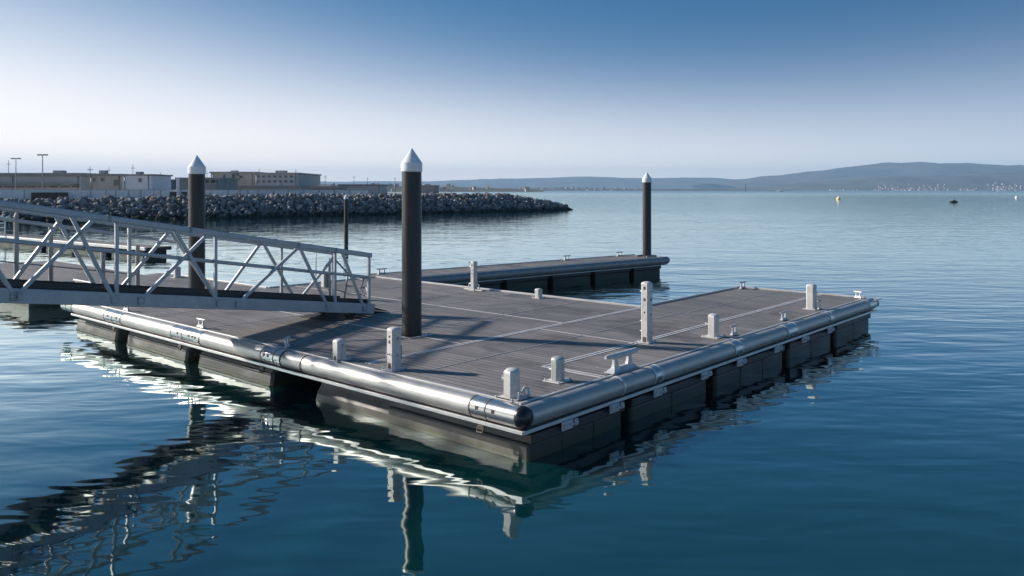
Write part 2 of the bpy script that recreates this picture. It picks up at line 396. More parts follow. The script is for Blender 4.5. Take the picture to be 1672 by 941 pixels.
bulged(4.90, 7.20, 'float'); bulged(7.60, 10.03, 'floatlit'); bulged(10.5, 12.55, 'floatlit')
for u0, v0, u1, v1 in ((2.2, 9.0, 6.8, 11.3), (5.2, 4.0, 7.05, 6.0), (5.2, 6.6, 7.05, 8.6), (1.7, 12.5, 3.7, 14.3), (1.7, 14.8, 3.7, 16.6)):
    b = MB(); b.box((u0, v0, -.35), (u1, v1, .33), .03); b.build('float', M['float'], dock)
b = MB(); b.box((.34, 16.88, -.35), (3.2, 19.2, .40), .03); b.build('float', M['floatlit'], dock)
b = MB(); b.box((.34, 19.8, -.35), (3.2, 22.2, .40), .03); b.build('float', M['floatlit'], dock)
strip(.27, 17.0, .27, 24, .05, 'edge_trim', .05, 'alu', .55); strip(.3, 16.97, 1.5, 16.97, .05, 'edge_trim', .05, 'alu', .55)
# pile openings: light square frame with dark well plate
def pile_frame(u, v, s=.30):
    b = MB()
    for d, (ax, ay) in enumerate(((1, 0), (-1, 0))): b.box((u+ax*s-.015, v-s-.015, DZ+.001), (u+ax*s+.015, v+s+.015, DZ+.012))
    for ay in (1, -1): b.box((u-s+.0155, v+ay*s-.015, DZ+.001), (u+s-.0155, v+ay*s+.015, DZ+.012))
    b.build('pile_frame', M['trim'], dock)
    b = MB(); b.box((u-s+.02, v-s+.02, DZ+.001), (u+s-.02, v+s-.02, DZ+.005)); b.build('well_plate', M['rubber'], dock)
pile_frame(2.03, 4.14, .25); pile_frame(1.3, 10.0, .25)

# ------------------------------------------------------------------ finger pontoon
fa = R(-9.3)
FO = W(7.34, 10.9, 0)
fing = empty('finger_dock', FO, ANG+fa, 'long narrow floating finger dock reaching out behind the main dock', 'floating dock')
FL, FW = 11.15, 1.32
b = MB(); b.box((0, 0, T0), (FL, FW, DZ), .004); b.build('deck', M['deck'], fing)
b = MB(); b.tube((.05, -.13, .49), (FL+.05, -.13, .49), .125, 32); b.build('fender_tube', M['galvd'], fing)
b = MB(); b.ball((FL+.08, -.13, .49), .125, 20, 12); b.tube((FL-.35, -.13, .49), (FL+.08, -.13, .49), .134, 32); b.build('end_cap', M['galvd'], fing)
b = MB(); b.tube((FL+.09, -.1, .49), (FL+.09, FW, .49), .09, 24); b.build('fender_tube', M['galv'], fing)
b = MB(); b.box((0, -.012, .57), (FL, -.001, .625)); b.box((0, FW+.001, .5), (FL, FW+.05, .625), .004); b.build('edge_trim', M['alu'], fing)
b = MB(); b.box((0, -.26, .335), (FL, -.1, .352), .003); b.build('flange', M['alu'], fing)
for i in range(6):
    x0 = .15+i*1.9; x1 = min(x0+1.68, FL-.1)
    b = MB(); b.box((x0, .0, -.35), (x1, FW-.05, .20), .04, seg=2); b.box((x0-.03, -.03, .19), (x1+.03, FW-.05, .33), .02); b.build('float', M['float'], fing)
b = MB()
for s in (-1, 1): b.box((10.6, .50+s*.24-.03, DZ), (11.14, .50+s*.24+.03, DZ+.05), .01)
b.box((11.09, .27, DZ+.001), (11.15, .73, DZ+.055), .01); b.build('pile_guide', M['galvd'], fing)

# ------------------------------------------------------------------ piles
def pile(px_, py_, r, top, label):
    e = empty('mooring_pile', (px_, py_, 0), 0, label, 'pile', 'black mooring piles with pointed white caps')
    hc = r*1.09
    b = MB(); b.tube((0, 0, -4), (0, 0, top-.34*r/.165), r, 48); b.build('sleeve', M['pile'], e)
    k = r/.165; z0 = top-.37*k
    b = MB(); b.lathe([(hc-.012, z0-.03*k), (hc, z0-.02*k), (hc, z0+.120*k), (hc*.995, z0+.125*k)], 48, smooth=True)
    o = b.build('cap_band', M['cap'], e)
    b = MB(); b.lathe([(hc*.97, z0+.1255*k), (.012, top-.006), (.004, top)], 48, smooth=True); b.build('cap_cone', M['cap'], e)
    return e
p1 = W(2.03, 4.14, 0); pile(p1.x, p1.y, .163, 3.70, 'thick black pile with pointed white cap standing nearest, in the middle of the dock')
p2 = W(1.30, 10.0, 0); pile(p2.x, p2.y, .163, 3.73, 'black pile with pointed white cap rising behind the metal gangway')
pf = fing.location + Matrix.Rotation(ANG+fa, 3, 'Z') @ Vector((10.9, .50, 0)); pile(pf.x, pf.y, .155, 3.66, 'black pile with pointed white cap at the far end of the narrow finger dock')
pile(-11.78, 56.9, .15, 2.74, 'small distant black pile standing alone in the water before the rock breakwater')

# ------------------------------------------------------------------ bollards and posts on the dock
def post(u, v, w, h, kind, label, m='cast', n=8, flange=True, cat='bollard', base='cast'):
    e = empty('bollard' if h < .45 else 'service_post', W(u, v, DZ+.001), ANG, label, cat, 'metal bollards and posts on the dock')
    r = w/2; b = MB()
    if kind == 'square':                         # chamfered square shaft
        c = r*.34
        pts = [(r, -r+c), (r, r-c), (r-c, r), (-r+c, r), (-r, r-c), (-r, -r+c), (-r+c, -r), (r-c, -r)]
    else: pts = [(r*math.cos(2*math.pi*(i+.5)/n), r*math.sin(2*math.pi*(i+.5)/n)) for i in range(n)]
    hd = r*.5
    b.loft([[Vector((x, y, .012)) for x, y in pts], [Vector((x, y, h-hd)) for x, y in pts]]); b.build('shaft', M[m], e)
    b = MB(); rings = []
    for k in range(6):
        a = k/5*math.pi/2; s = max(math.cos(a), .12)*1.03; rings.append([Vector((x*s, y*s, h-hd+.002+hd*math.sin(a))) for x, y in pts])
    rings.insert(0, [Vector((x*1.03, y*1.03, h-hd-.02)) for x, y in pts])
    b.loft(rings); o = b.build('cap', M[m], e)
    for f in o.data.polygons: f.use_smooth = True
    if flange:
        b = MB(); b.box((-r*1.65, -r*1.5, 0), (r*1.65, r*1.5, .011), .003); b.build('base_plate', M[base], e)
        for sx in (-1, 1):
            for sy in (-1, 1): b = MB(); b.tube((sx*r*1.38, sy*r*1.22, .01), (sx*r*1.38, sy*r*1.22, .032), .012, 6); b.build('bolt', M['cleat'], e)
    return e, r, h
def band(e, r, z, lug=(-1, 0)):
    b = MB(); s = r+.004
    b.lathe([(s*1.0, z-.013), (s*1.03, z-.011), (s*1.03, z+.011), (s*1.0, z+.013)], 8, rot=R(22.5)); b.bar((lug[0]*s*.9, lug[1]*s*.9, z), (lug[0]*(s+.06), lug[1]*(s+.06), z), .022, .02, .004)
    b.tube((lug[0]*(s+.055), lug[1]*(s+.055), z-.025), (lug[0]*(s+.055), lug[1]*(s+.055), z+.025), .009, 8); b.build('band', M['cast'], e)
def marks(e, r, spots):
    for face, z, s in spots:                     # dark sockets in the shaft
        b = MB()
        if face == 'l': b.box((-r-.004, -s/2, z-s*.7), (-r+.002, s/2, z+s*.7), .001)
        else: b.box((-s/2, -r-.004, z-s*.7), (s/2, -r+.002, z+s*.7), .001)
        b.build('socket', M['rust'], e)
def hook(e, r, z, side=1):
    b = MB(); b.path([(side*r, 0, z), (side*(r+.05), 0, z), (side*(r+.05), 0, z+.05)], .009, 8); b.build('hook', M['cleat'], e)
def rung(e, r, z, ax='u'):
    b = MB()
    if ax == 'u': b.tube((-r-.05, 0, z), (r+.05, 0, z), .009, 8)
    else: b.tube((0, -r-.05, z), (0, r+.05, z), .009, 8)
    b.build('pin', M['cleat'], e)
e, r, h = post(.15, 2.37, .155, .57, 'square', 'white square-sided post with domed top and small sockets, on the front edge of the dock', cat='post')
marks(e, r, [('l', .45, .022), ('l', .38, .03), ('l', .06, .05), ('r', .42, .018), ('r', .2, .016)]); rung(e, r, .44, 'v'); rung(e, r, .22, 'u')
b = MB(); b.path([(r, 0, .30), (r+.05, 0, .30), (r+.05, 0, .12), (r, 0, .12)], .011); b.build('grip', M['galvd'], e)
e, r, h = post(.04, 3.42, .155, .30, 'square', 'short white bollard with a side lug at the left end of the long front tube')
band(e, r, .17, (0, 1)); marks(e, r, [('l', .04, .035), ('r', .22, .015)])
e, r, h = post(.10, .22, .20, .345, 'hex', 'stout grey-white domed bollard right at the near corner of the dock', n=6)
band(e, r*.86, .21, (0, 1)); b = MB()
b.path([(r+.03, -.02, .01), (r+.05, -.06, .10), (r+.05, -.12, .10), (r+.03, -.16, .01)], .011); b.path([(-.04, -r-.04, .01), (-.05, -r-.05, .09), (.05, -r-.05, .09), (.06, -r-.04, .01)], .011); b.build('loop', M['cleat'], e)
e, r, h = post(1.10, .33, .175, .31, 'hex', 'short grey-green eight-sided bollard between the corner bollard and the big cleat', 'castg', 8)
rung(e, r, .13, 'v')
e, r, h = post(4.05, .86, .145, .96, 'square', 'tallest white post on the dock, with dark sockets up its sides', cat='post')
marks(e, r, [('l', .86, .035), ('l', .68, .035), ('l', .48, .02), ('l', .05, .06), ('r', .68, .03), ('r', .45, .02)])
for z in (.80, .33, .17): rung(e, r, z, 'v')
b = MB(); b.path([(r, 0, .85), (r+.03, 0, .83), (r+.03, 0, .60), (r, 0, .58)], .012); b.build('grip', M['galvd'], e)
e, r, h = post(5.18, .29, .20, .38, 'hex', 'short white six-sided bollard on the right edge between two small cleats', n=6)
band(e, r*.84, .2, (0, 1))
e, r, h = post(9.28, .25, .17, .51, 'square', 'white post with rounded top towards the far right end of the dock', cat='post')
rung(e, r, .34, 'v')
e, r, h = post(6.98, 7.5, .135, .70, 'square', 'slim white post with side hoops on the far edge of the dock', cat='post')
marks(e, r, [('l', .60, .028), ('l', .48, .022), ('l', .40, .022), ('l', .32, .02)])
b = MB()
for s in (-1, 1): b.path([(0, s*(r+.01), .01), (0, s*(r+.03), .16), (0, s*(r+.09), .15), (0, s*(r+.12), .01)], .014)
b.box((-.05, -.30, 0), (.05, .30, .03), .006); b.build('hoop', M['cast'], e)
e, r, h = post(6.93, 5.45, .14, .215, 'square', 'smallest white bollard on the far edge of the dock near the water notch')
e, r, h = post(3.6, 15.6, .16, .30, 'square', 'small white bollard seen through the gangway on the far left walkway')

# ------------------------------------------------------------------ cleats
def cleat(loc, rz, L, label, H=None, base=True, m='cleat'):
    H = H or L*.32; e = empty('cleat', loc, rz, label, 'cleat', 'mooring cleats on the docks')
    b = MB()
    b.box((-L*.40, -L*.10, 0), (L*.40, L*.10, .012), .004); b.loft([[Vector((sx_*L*k1, sy_*L*k2, z_)) for sx_, sy_ in ((-1, -1), (1, -1), (1, 1), (-1, 1))] for k1, k2, z_ in ((.36, .085, .0125), (.30, .05, H*.26), (.27, .035, H*.34))])
    b.build('base_plate', M[m], e)
    for s in (-1, 1):
        b = MB(); rings = []
        for k in range(7):
            f = k/6; w = L*(.06*(1-f)**2+.045); d = L*(.04*(1-f)**3+.036)
            x = s*L*(.20+.02*f); rings.append([Vector((x+w*cx, d*cy, .012+f*(H-.012))) for cx, cy in ((-1, -.6), (-.6, -1), (.6, -1), (1, -.6), (1, .6), (.6, 1), (-.6, 1), (-1, .6))])
        b.loft(rings); b.build('leg', M[m], e)
    b = MB(); n = 14; rings = []
    for k in range(n+1):
        f = -1+2*k/n; rr = max(.022, L*.062)*(1-.25*f*f); z = H+.02*L+.03*f*f*L*.5
        if k in (0, n): rr *= .6
        rings.append([Vector((f*L*.5, rr*math.cos(a), z+rr*.85*math.sin(a))) for a in [2*math.pi*i/12 for i in range(12)]])
    b.loft(rings, smooth=True); b.build('horn', M[m], e)
    return e
cleat(W(2.10, .03, DZ+.016), ANG, .78, 'largest white cleat with a long horn bar on the near right edge of the dock', .19)
RA = ANG
cleat(W(5.52, .10, DZ+.012), RA, .26, 'small grey cleat beside the six-sided bollard on the right edge', .14)
cleat(W(7.55, .10, DZ+.012), RA, .34, 'small cleat with wide horns midway along the right edge of the dock', .13)
cleat(W(9.3, .10, DZ+.012), RA, .20, 'tiny cleat just in front of the far right white post', .16)
cleat(W(11.55, .08, DZ+.012), RA+1.2, .24, 'small cleat at the outermost right corner of the dock', .13)
cleat(W(11.5, 2.78, DZ+.012), ANG, .36, 'white cleat on the farthest back corner of the dock', .14)
cleat(W(.02, 10.35, DZ+.02), ANG+R(90), .30, 'small cleat at the first tube joint from the left dock end', .13)
cleat(W(.02, 7.35, DZ+.02), ANG+R(90), .30, 'small cleat at the second tube joint, below the gangway', .13)
cleat(W(.0, 4.68, DZ+.02), ANG+R(40), .26, 'small tee-shaped cleat on the polished sleeve below the gangway foot', .13)
def fp(x, y): return fing.location + Matrix.Rotation(ANG+fa, 3, 'Z') @ Vector((x, y, DZ+.001))
cleat(fp(.35, FW-.1), ANG+fa, .36, 'cleat at the root of the finger dock beside the gangway end', .14)
cleat(fp(3.6, FW-.1), ANG+fa, .36, 'cleat on the finger dock just left of the slim hooped post', .14)
cleat(fp(7.6, FW-.1), ANG+fa, .36, 'cleat halfway along the back edge of the finger dock', .14)
cleat(fp(10.2, FW-.12), ANG+fa, .36, 'cleat beside the pile at the tip of the finger dock', .14)

# ------------------------------------------------------------------ gangway
G = Vector((.5864, .8100, 0)); N = Vector((-.81, .5864, 0)); GP = Vector((-2.708, 15.335, 0))
gang = empty('gangway', GP, math.atan2(G.y, G.x), 'long sloping grey metal truss gangway coming down onto the dock from the left', 'gangway')
def zt(t): return 1.80-.168*t
def zb(t): return .64-.146*t                     # underside of bottom chord
TL = -14.0
WG = 1.0
def gp(t, w, z): return (t, w, z)
for w, tops, posts, slash, back in (
    (0., 1, (-4.93, -3.35, -.89, -9.2, -11.5, -7.1), ((-6.24, -5.26), (-4.59, -3.51), (-2.96, -1.74), (-8.2, -7.2), (-10.4, -9.3), (-12.6, -11.6)),
        ((-1.08, -1.71), (-.19, -.73), (-3.31, -4.06), (-6.27, -6.95), (-4.98, -5.56), (-8.4, -9.1), (-10.6, -11.2))),
    (WG, 1, (-6.9, -4.2, -1.3), ((-5.92, -5.22), (-4.4, -3.56), (-2.57, -1.8), (-.91, .0), (-8, -7.1), (-10.2, -9.2)), ((-1.0, -1.69), (-4.7, -5.3), (-2.7, -3.5), (-7, -8), (-9.3, -10)))):
    b = MB(); b.bar((TL, w, zt(TL)-.045), (.02, w, zt(.02)-.045), .075, .09, .012); b.build('top_rail', M['galv'], gang)
    b = MB(); b.bar((TL, w, zb(TL)+.095), (.08, w, zb(.08)+.095), .07, .19, .008); b.build('bottom_chord', M['galv'], gang)
    zm = lambda t: 1.335-.162*t
    b = MB(); sgn = .05 if w == 0 else -.05
    b.bar((TL, w+sgn, zm(TL)), (-.03, w+sgn, zm(-.03)), .045, .055, .012); b.build('mid_rail', M['galv'], gang)
    for t in posts:
        b = MB(); b.bar((t, w, zb(t)+.03), (t, w, zt(t)-.09), .05, .05, .008, up=(1, 0, 0)); b.build('truss_post', M['galv'], gang)
    b = MB(); b.bar((-.045, w, zb(0)+.03), (-.045, w, zt(0)-.06), .055, .06, .01, up=(1, 0, 0)); b.build('end_post', M['galv'], gang)
    for tb, tt in slash+back:
        zlo = zb(tb)+(.10 if w == 0 else .15)
        b = MB(); b.bar((tb, w-.02, zlo), (tt, w-.02, zt(tt)-.085), .052, .048, .008, up=(0, 1, 0)); o = b.build('diagonal_brace', M['galv'], gang)
        b = MB(); s = -1 if w == 0 else 1
        c = Vector((tb, w-.049, zlo)); b.box(c-Vector((.05, .004, .06)), c+Vector((.05, .004, .05)), .01); s = -1
        for dx, dz in ((-.03, -.04), (.03, -.04), (-.03, .02), (.03, .02)): b.tube(c+Vector((dx, s*.004, dz)), c+Vector((dx, s*.016, dz)), .010, 6)
        b.build('gusset', M['galv'], o)
    for t in (-1.75, -3.8, -5.05, -.9):           # joint collars on the top rail
        b = MB(); b.bar((t-.03, w, zt(t-.03)-.045), (t+.03, w, zt(t+.03)-.045), .082, .098, .004); b.build('collar', M['galvd'], gang)
b = MB()
for i in range(150):
    t = -.02-i*.093; b.bar((t, .045, zb(t)+.105), (t, WG-.045, zb(t)+.105), .022, .03)
for w in (.2, .5, .8): b.bar((TL, w, zb(TL)+.0865), (.05, w, zb(.05)+.0865), .02, .02)
o = b.build('walkway', M['grating'], gang)
b = MB()
for i in range(28):
    t = -.2-i*.5; b.bar((t, .04, zb(t)+.055), (t, WG-.04, zb(t)+.055), .05, .06)
b.build('cross_beams', M['galvd'], gang)
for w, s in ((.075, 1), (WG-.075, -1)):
    b = MB(); b.bar((TL, w, zb(TL)+.20), (.05, w, zb(.05)+.20), .02, .14, .004); b.build('kick_plate', M['grating'], gang)  # solid plates, their dark colour paints in the shaded band between the chords
# rollers and landing plate
for w in (.12, WG-.12):
    b = MB(); b.tube((-.42, w-.05, .10+DZ), (-.42, w+.05, .10+DZ), .09, 20); b.build('roller', M['rubber'], gang)
    b = MB(); b.bar((-.42, w, DZ+.10), (-.42, w, zb(-.42)+.05), .05, .05, up=(1, 0, 0)); b.build('roller_fork', M['galvd'], gang)
b = MB(); b.box((-.9, .0, DZ+.007), (-.1, WG, DZ+.014), .003); b.build('wear_plate', M['grating'], gang)
b = MB(); b.bar((.04, WG/2, zb(0)+.12), (.5, WG/2, DZ+.02), WG-.06, .012); b.build('landing_flap', M['grating'], gang)
# inner handrail with slim posts on the far side
hz = lambda t: 2.14+(t+3.33)*-.175
b = MB(); b.path([(-12, WG+.07, hz(-12)), (-3.33, WG+.07, hz(-3.33))], .026, 12); b.build('handrail', M['galv'], gang)
b = MB(); b.path([(-12, WG+.07, hz(-12)-.56), (-4.02, WG+.07, hz(-4.02)-.60)], .010, 8); b.build('wire', M['galvd'], gang)
for t, up in ((-5.79, .06), (-5.33, .0), (-4.57, -.25), (-4.02, -.13), (-7.5, 0), (-9.2, 0)):
    b = MB(); b.tube((t, WG+.08, zb(t)+.1), (t, WG+.08, hz(t)+up), .032, 12)
    if up > 0: b.tube((t, WG+.08, hz(t)+up), (t, WG+.08, hz(t)+up+.09), .034, 12, .004)
    b.build('rail_post', M['galvd'], gang)
# curved guard at the foot
b = MB(); b.path([(-.04, WG, 1.66), (-.02, WG*.5, 1.30), (-.03, WG*.18, 1.28)], .018); b.path([(-.1, .95, 1.05), (-.1, .5, 1.0), (-.06, .1, 1.0)], .016)
b.path([(-.06, .12, 1.30), (-.05, .22, 1.1), (-.06, .1, .98)], .015)
b.build('end_guard', M['galvd'], gang)

# service pedestal behind the gangway foot
ped = empty('service_pedestal', W(3.78, 8.85, DZ), ANG, 'grey-green electrical pedestal box on a post behind the gangway foot', 'pedestal')
b = MB(); b.tube((0, 0, .01), (0, 0, .82), .035, 16, .03); b.tube((0, 0, .82), (0, 0, .90), .012, 8); b.build('post', M['galvd'], ped)
b = MB(); b.box((-.11, .03, .24), (.07, .17, .58), .015); b.build('box', M['castg'], ped)
b = MB(); b.box((-.114, .05, .27), (-.109, .155, .55), .001); b.build('door', M['alu'], ped)
b = MB(); b.box((-.1, -.1, 0), (.1, .1, .012)); b.build('base_plate', M['galvd'], ped)
rod = tag(MB().tube((0, 0, 0), (0, 0, .95), .012, 8).build('marker_rod', M['galvd'], None, W(5.1, 11.25, DZ+.001)), 'thin upright metal rod on the far edge of the dock behind the gangway', 'rod')
lf = empty('guard_frame', W(4.0, 8.35, DZ+.007), ANG, 'low grey tubular frame standing just beyond the gangway foot', 'frame')
b = MB(); b.path([(0, .25, 0), (.05, .18, .62)], .02); b.tube((.05, .18, .6), (.05, .18, .74), .014, 8); b.build('upright', M['galvd'], lf)
b = MB(); b.path([(.1, -.5, 0), (.06, -.45, .3)], .02); b.build('upright', M['galvd'], lf)
b = MB(); b.path([(.03, .22, .28), (.06, -.45, .28)], .018); b.build('rail', M['galvd'], lf)

# ------------------------------------------------------------------ distant service pontoon on the left
A = Vector((-16.2, 35.5, 0)); B = Vector((-40.0, 53.0, 0)); dd = (B-A); ln = dd.length; ra = math.atan2(dd.y, dd.x)
sp = empty('service_pontoon', A, ra, 'low dark floating pontoon with pale edge seen through the gangway', 'floating dock')
b = MB(); b.box((0, -1.2, .30), (ln, 0, .45), .01); b.build('deck', M['deck'], sp)
b = MB(); b.box((0, 0.01, .33), (ln, .08, .47), .01); b.build('edge_trim', M['alu'], sp)
for i in range(9):
    b = MB(); b.box((.3+i*3.3, -1.15, -.3), (3.1+i*3.3, -.02, .295), .04); b.build('float', M['float'], sp)
q = A+dd*.60
lk = empty('dock_locker', (q.x+.1, q.y-.4, .455), ra, 'white locker box on the distant pontoon seen through the gangway', 'locker')
b = MB(); b.box((-.38, -.25, 0), (.38, .25, .52), .02); b.build('body', M['white'], lk)
b = MB(); b.box((-.40, -.27, .521), (.40, .27, .60), .02); b.build('lid', M['white'], lk)
ld = at(3, 386, 44.0)
lad = empty('dock_ladder', (ld.x, 44.0, .45), 0, 'white hooped ladder top on the distant pontoon at the left picture edge', 'ladder')
for s in (-1, 1):
    b = MB(); b.path([(s*.18, 0, 0)]+[(s*.18, .25-.25*math.cos(a), .85+.25*math.sin(a)) for a in [math.pi*k/8 for k in range(9)]], .04); b.build('rail', M['white'], lad)
for z in (.25, .5, .75):
    b = MB(); b.tube((-.18, 0, z), (.18, 0, z), .03, 8); b.build('rung', M['white'], lad)

# ------------------------------------------------------------------ breakwater
BWL = [(-150, 62), (-105, 68), (-70, 73), (-49, 77), (-39.8, 81.7), (-31.5, 86), (-20.2, 95.7), (-10.7, 103), (0, 113.5), (9.3, 122.8)]
BW = [Vector((x, y, 0)) for x, y in BWL]
seg = [(BW[i+1]-BW[i]).length for i in range(len(BW)-1)]; BT = sum(seg)
def bw(s):
    s = max(0, min(s, BT-1e-4))
    for i, L in enumerate(seg):
        if s <= L: break
        s -= L
    d = (BW[i+1]-BW[i]).normalized(); return BW[i]+d*s, Vector((-d.y, d.x, 0))       # point and inland normal
def crest(s): 
    k = s/BT; z = 1.45+.85*min(1, max(0, (k-.35)/.4)); e = BT-s
    return z*min(1, (e/9.5)**.6) if e < 9.5 else z
def prof(s, r):                                  # r 0 at the water .. 1 crest front .. 1.6 crest back .. 2.6 far waterline
    p, n = bw(s); c = crest(s); w = 4.2*min(1, (BT-s)/9+.12)
    if r <= 1: return p+n*(r*w)+Vector((0, 0, -.35+(c+.35)*(r**.85)))
    if r <= 1.6: return p+n*(w*r)+Vector((0, 0, c))
    return p+n*(w*r)+Vector((0, 0, c-(r-1.6)*(c+.4)))
b = MB(); g = []
NS = 120
for i in range(NS+1):
    s = BT*i/NS; g.append([b.bm.verts.new(prof(s, r)-Vector((0, 0, .55))) for r in (0, .25, .5, .75, 1, 1.6, 2.1, 2.6)])
for i in range(NS):
    for j in range(7): b.bm.faces.new((g[i][j], g[i+1][j], g[i+1][j+1], g[i][j+1]))
tag(b.build('embankment', M['rock']), kind='structure')
def rockmesh(k):
    bm = bmesh.new(); rnd = random.Random(k); pts = []
    for _ in range(15):
        v = Vector((rnd.gauss(0, 1), rnd.gauss(0, 1), rnd.gauss(0, 1))).normalized(); pts.append(bm.verts.new((v.x*rnd.uniform(.75, 1.05), v.y*rnd.uniform(.7, 1.0), v.z*rnd.uniform(.6, .85))))
    r = bmesh.ops.convex_hull(bm, input=bm.verts[:])
    bmesh.ops.delete(bm, geom=[v for v in bm.verts if not v.link_faces], context='VERTS')
    bmesh.ops.recalc_face_normals(bm, faces=bm.faces[:])
    bmesh.ops.bevel(bm, geom=bm.edges[:], offset=.09, segments=1, affect='EDGES')
    me = bpy.data.meshes.new('rock'); bm.to_mesh(me); bm.free(); me.materials.append(M['rock']); return me
RM = [rockmesh(k) for k in range(9)]
rocks = []
rnd = random.Random(5)
s = 0.
while s < BT-.2:
    rows = 16
    for j in range(rows):
        r = .02+j/(rows-1)*1.24+rnd.uniform(-.05, .05)
        p = prof(s+rnd.uniform(-.45, .45), max(0, r)); sz = rnd.uniform(.20, .42) * (1.45 if rnd.random() < .15 else 1)
        p += Vector((0, 0, rnd.uniform(-.18, .12) if j < rows-2 else rnd.uniform(-.25, .16)))
        rocks.append((p, sz, Vector((rnd.uniform(.8, 1.3), rnd.uniform(.8, 1.2), rnd.uniform(.7, 1.1))), (rnd.uniform(0, 6.3), rnd.uniform(-.5, .5), rnd.uniform(0, 6.3)), rnd.randrange(9), j))
    s += .50
for k in range(45):                              # the rounded head
    a = rnd.uniform(0, 1); p = prof(BT-rnd.uniform(0, 5)*a, rnd.uniform(0, 1.6)); p.z = max(-.1, p.z-.2)
    rocks.append((p, rnd.uniform(.3, .6), Vector((1.1, 1, .8)), (rnd.uniform(0, 6), .2, rnd.uniform(0, 6)), k % 9, 1))
def score(t):
    p, sz, *_ , j = t; x = HX+F*p.x/p.y
    return -1 if not (0 < x < 960) else sz/p.y*(1 if j >= 1 else .4)
rocks.sort(key=score, reverse=True)
RD = [([v.co.copy() for v in m.vertices], [tuple(p.vertices) for p in m.polygons]) for m in RM]
BV, BF = [], []
for i, (p, sz, sc3, rot, k, j) in enumerate(rocks):
    Mx = Matrix.Translation(p) @ Euler(rot).to_matrix().to_4x4() @ Matrix.Diagonal((*(sc3*sz), 1))
    if i < 300:
        o = bpy.data.objects.new('boulder', RM[k]); C.objects.link(o); o.matrix_world = Mx
        tag(o, 'angular grey boulder among the rocks of the breakwater', 'boulder', 'boulders piled on the breakwater slope')
    else:
        n0 = len(BV); BV += [Mx @ q for q in RD[k][0]]; BF += [[n0+t for t in f] for f in RD[k][1]]
me = bpy.data.meshes.new('riprap'); me.from_pydata(BV, [], BF); me.materials.append(M['rock'])
o = bpy.data.objects.new('riprap', me); C.objects.link(o); tag(o, 'smaller heaped grey rocks covering the rest of the breakwater', 'rocks', kind='stuff')

# ------------------------------------------------------------------ quay land behind the breakwater
b = MB()
line = []
for s in (0, 40, 75, 95, 105, 118, 128, 138, 148):
    p, n = bw(min(s, BT)); line.append(p+n*5.2)
line = [p for p in line if HX+F*p.x/p.y < 640]
pts = line+[Vector((-14, 128, 0)), Vector((-30, 420, 0)), Vector((-700, 420, 0)), Vector((-700, 62, 0))]
top = [b.bm.verts.new((p.x, p.y, 1.75)) for p in pts]; bot = [b.bm.verts.new((p.x, p.y, -1)) for p in pts]
b.bm.faces.new(top)
for i in range(len(pts)): b.bm.faces.new((top[i], top[(i+1) % len(pts)], bot[(i+1) % len(pts)], bot[i]))
tag(b.build('ground', M['ground']), kind='structure')

# quay wall along the top of the breakwater
wl = []
for px_, Y in ((-150, 84), (0, 86), (110, 88.5), (250, 92), (345, 94), (440, 99), (520, 104.5), (600, 110.5)): wl.append(Vector(((px_-HX)*Y/F, Y, 0)))
wall = empty('quay_wall', (wl[0].x, wl[0].y, 1.7), 0, 'long pale panelled quay wall running along the top of the breakwater', 'wall')
def wmesh(name, off, zt0, zb0, m, pars=wall):
    b = MB()
    for p, q in zip(wl, wl[1:]):
        o0 = wl[0]+Vector((0, 0, 1.7)); d = (q-p).normalized(); n = Vector((d.y, -d.x, 0))*off
        L = (q-p).length; Mx = Matrix.Translation(p+n-o0+Vector((0, 0, 1.7))) @ Matrix.Rotation(math.atan2(d.y, d.x), 4, 'Z')
        b.box((0, -.12, zb0-1.7), (L+.02, .12, zt0-1.7), 0, Mx)
    return b.build(name, M[m], pars)
wmesh('wall_face', 0, 3.02, 1.5, 'wallpaint'); wmesh('coping', .03, 3.09, 3.021, 'concrete'); wmesh('plinth', .06, 1.95, 1.4, 'concrete')
rn = random.Random(3)
def on_wall(px_, off=.16):
    for p, q in zip(wl, wl[1:]):
        a = HX+F*p.x/p.y; c = HX+F*q.x/q.y
        if a <= px_ <= c:
            # intersect
            k = (px_-HX)/F; d = q-p; t = (k*p.y-p.x)/(d.x-k*d.y); P = p+d*t; dn = d.normalized()
            return P+Vector((dn.y, -dn.x, 0))*off, math.atan2(dn.y, dn.x)
for x in (40, 148, 173, 189, 210, 230, 262, 312, 372, 391, 404, 421, 446, 470, 495, 520, 545, 570):
    P, a = on_wall(x, .15); b = MB(); b.box((-.05, -.04, 1.5-1.7), (.05, .02, 1.32), 0)
    o = b.build('pilaster', M['concrete'], wall); o.location = P-wl[0]; o.rotation_euler = (0, 0, a)
P, a = on_wall(82, .24)
lv = empty('louvred_housing', (P.x, P.y, 1.75), a, 'long rusty dark louvred housing set against the quay wall', 'housing')
b = MB(); b.box((-1.75, -.25, .0), (1.75, .1, 1.02), .02); b.build('body', M['louvre'], lv)
for i in range(5):
    b = MB(); b.box((-1.6+i*.66, -.29, .12), (-1.02+i*.66, -.255, .92), .01); b.build('louvre_panel', M['rust'], lv)
for x, w, cs in ((284, .42, 0), (301, .30, 1)):
    P, a = on_wall(x, .2)
    b = MB(); b.box((-w, -.06, .0), (w, .06, .78), .01); o = b.build('wall_hatch', M['rust'], None, (P.x, P.y, 2.05), a)
    tag(o, 'dark square hatch in the quay wall left of the white column' if not cs else 'narrower dark hatch in the quay wall right of the white column', 'hatch')
P, a = on_wall(291, .3)
tag(MB().box((-.16, -.16, 0), (.16, .16, 2.7), .02).build('white_column', M['wallpaint'], None, (P.x, P.y, 1.75), a), 'white square column rising above the quay wall between two dark hatches', 'column')

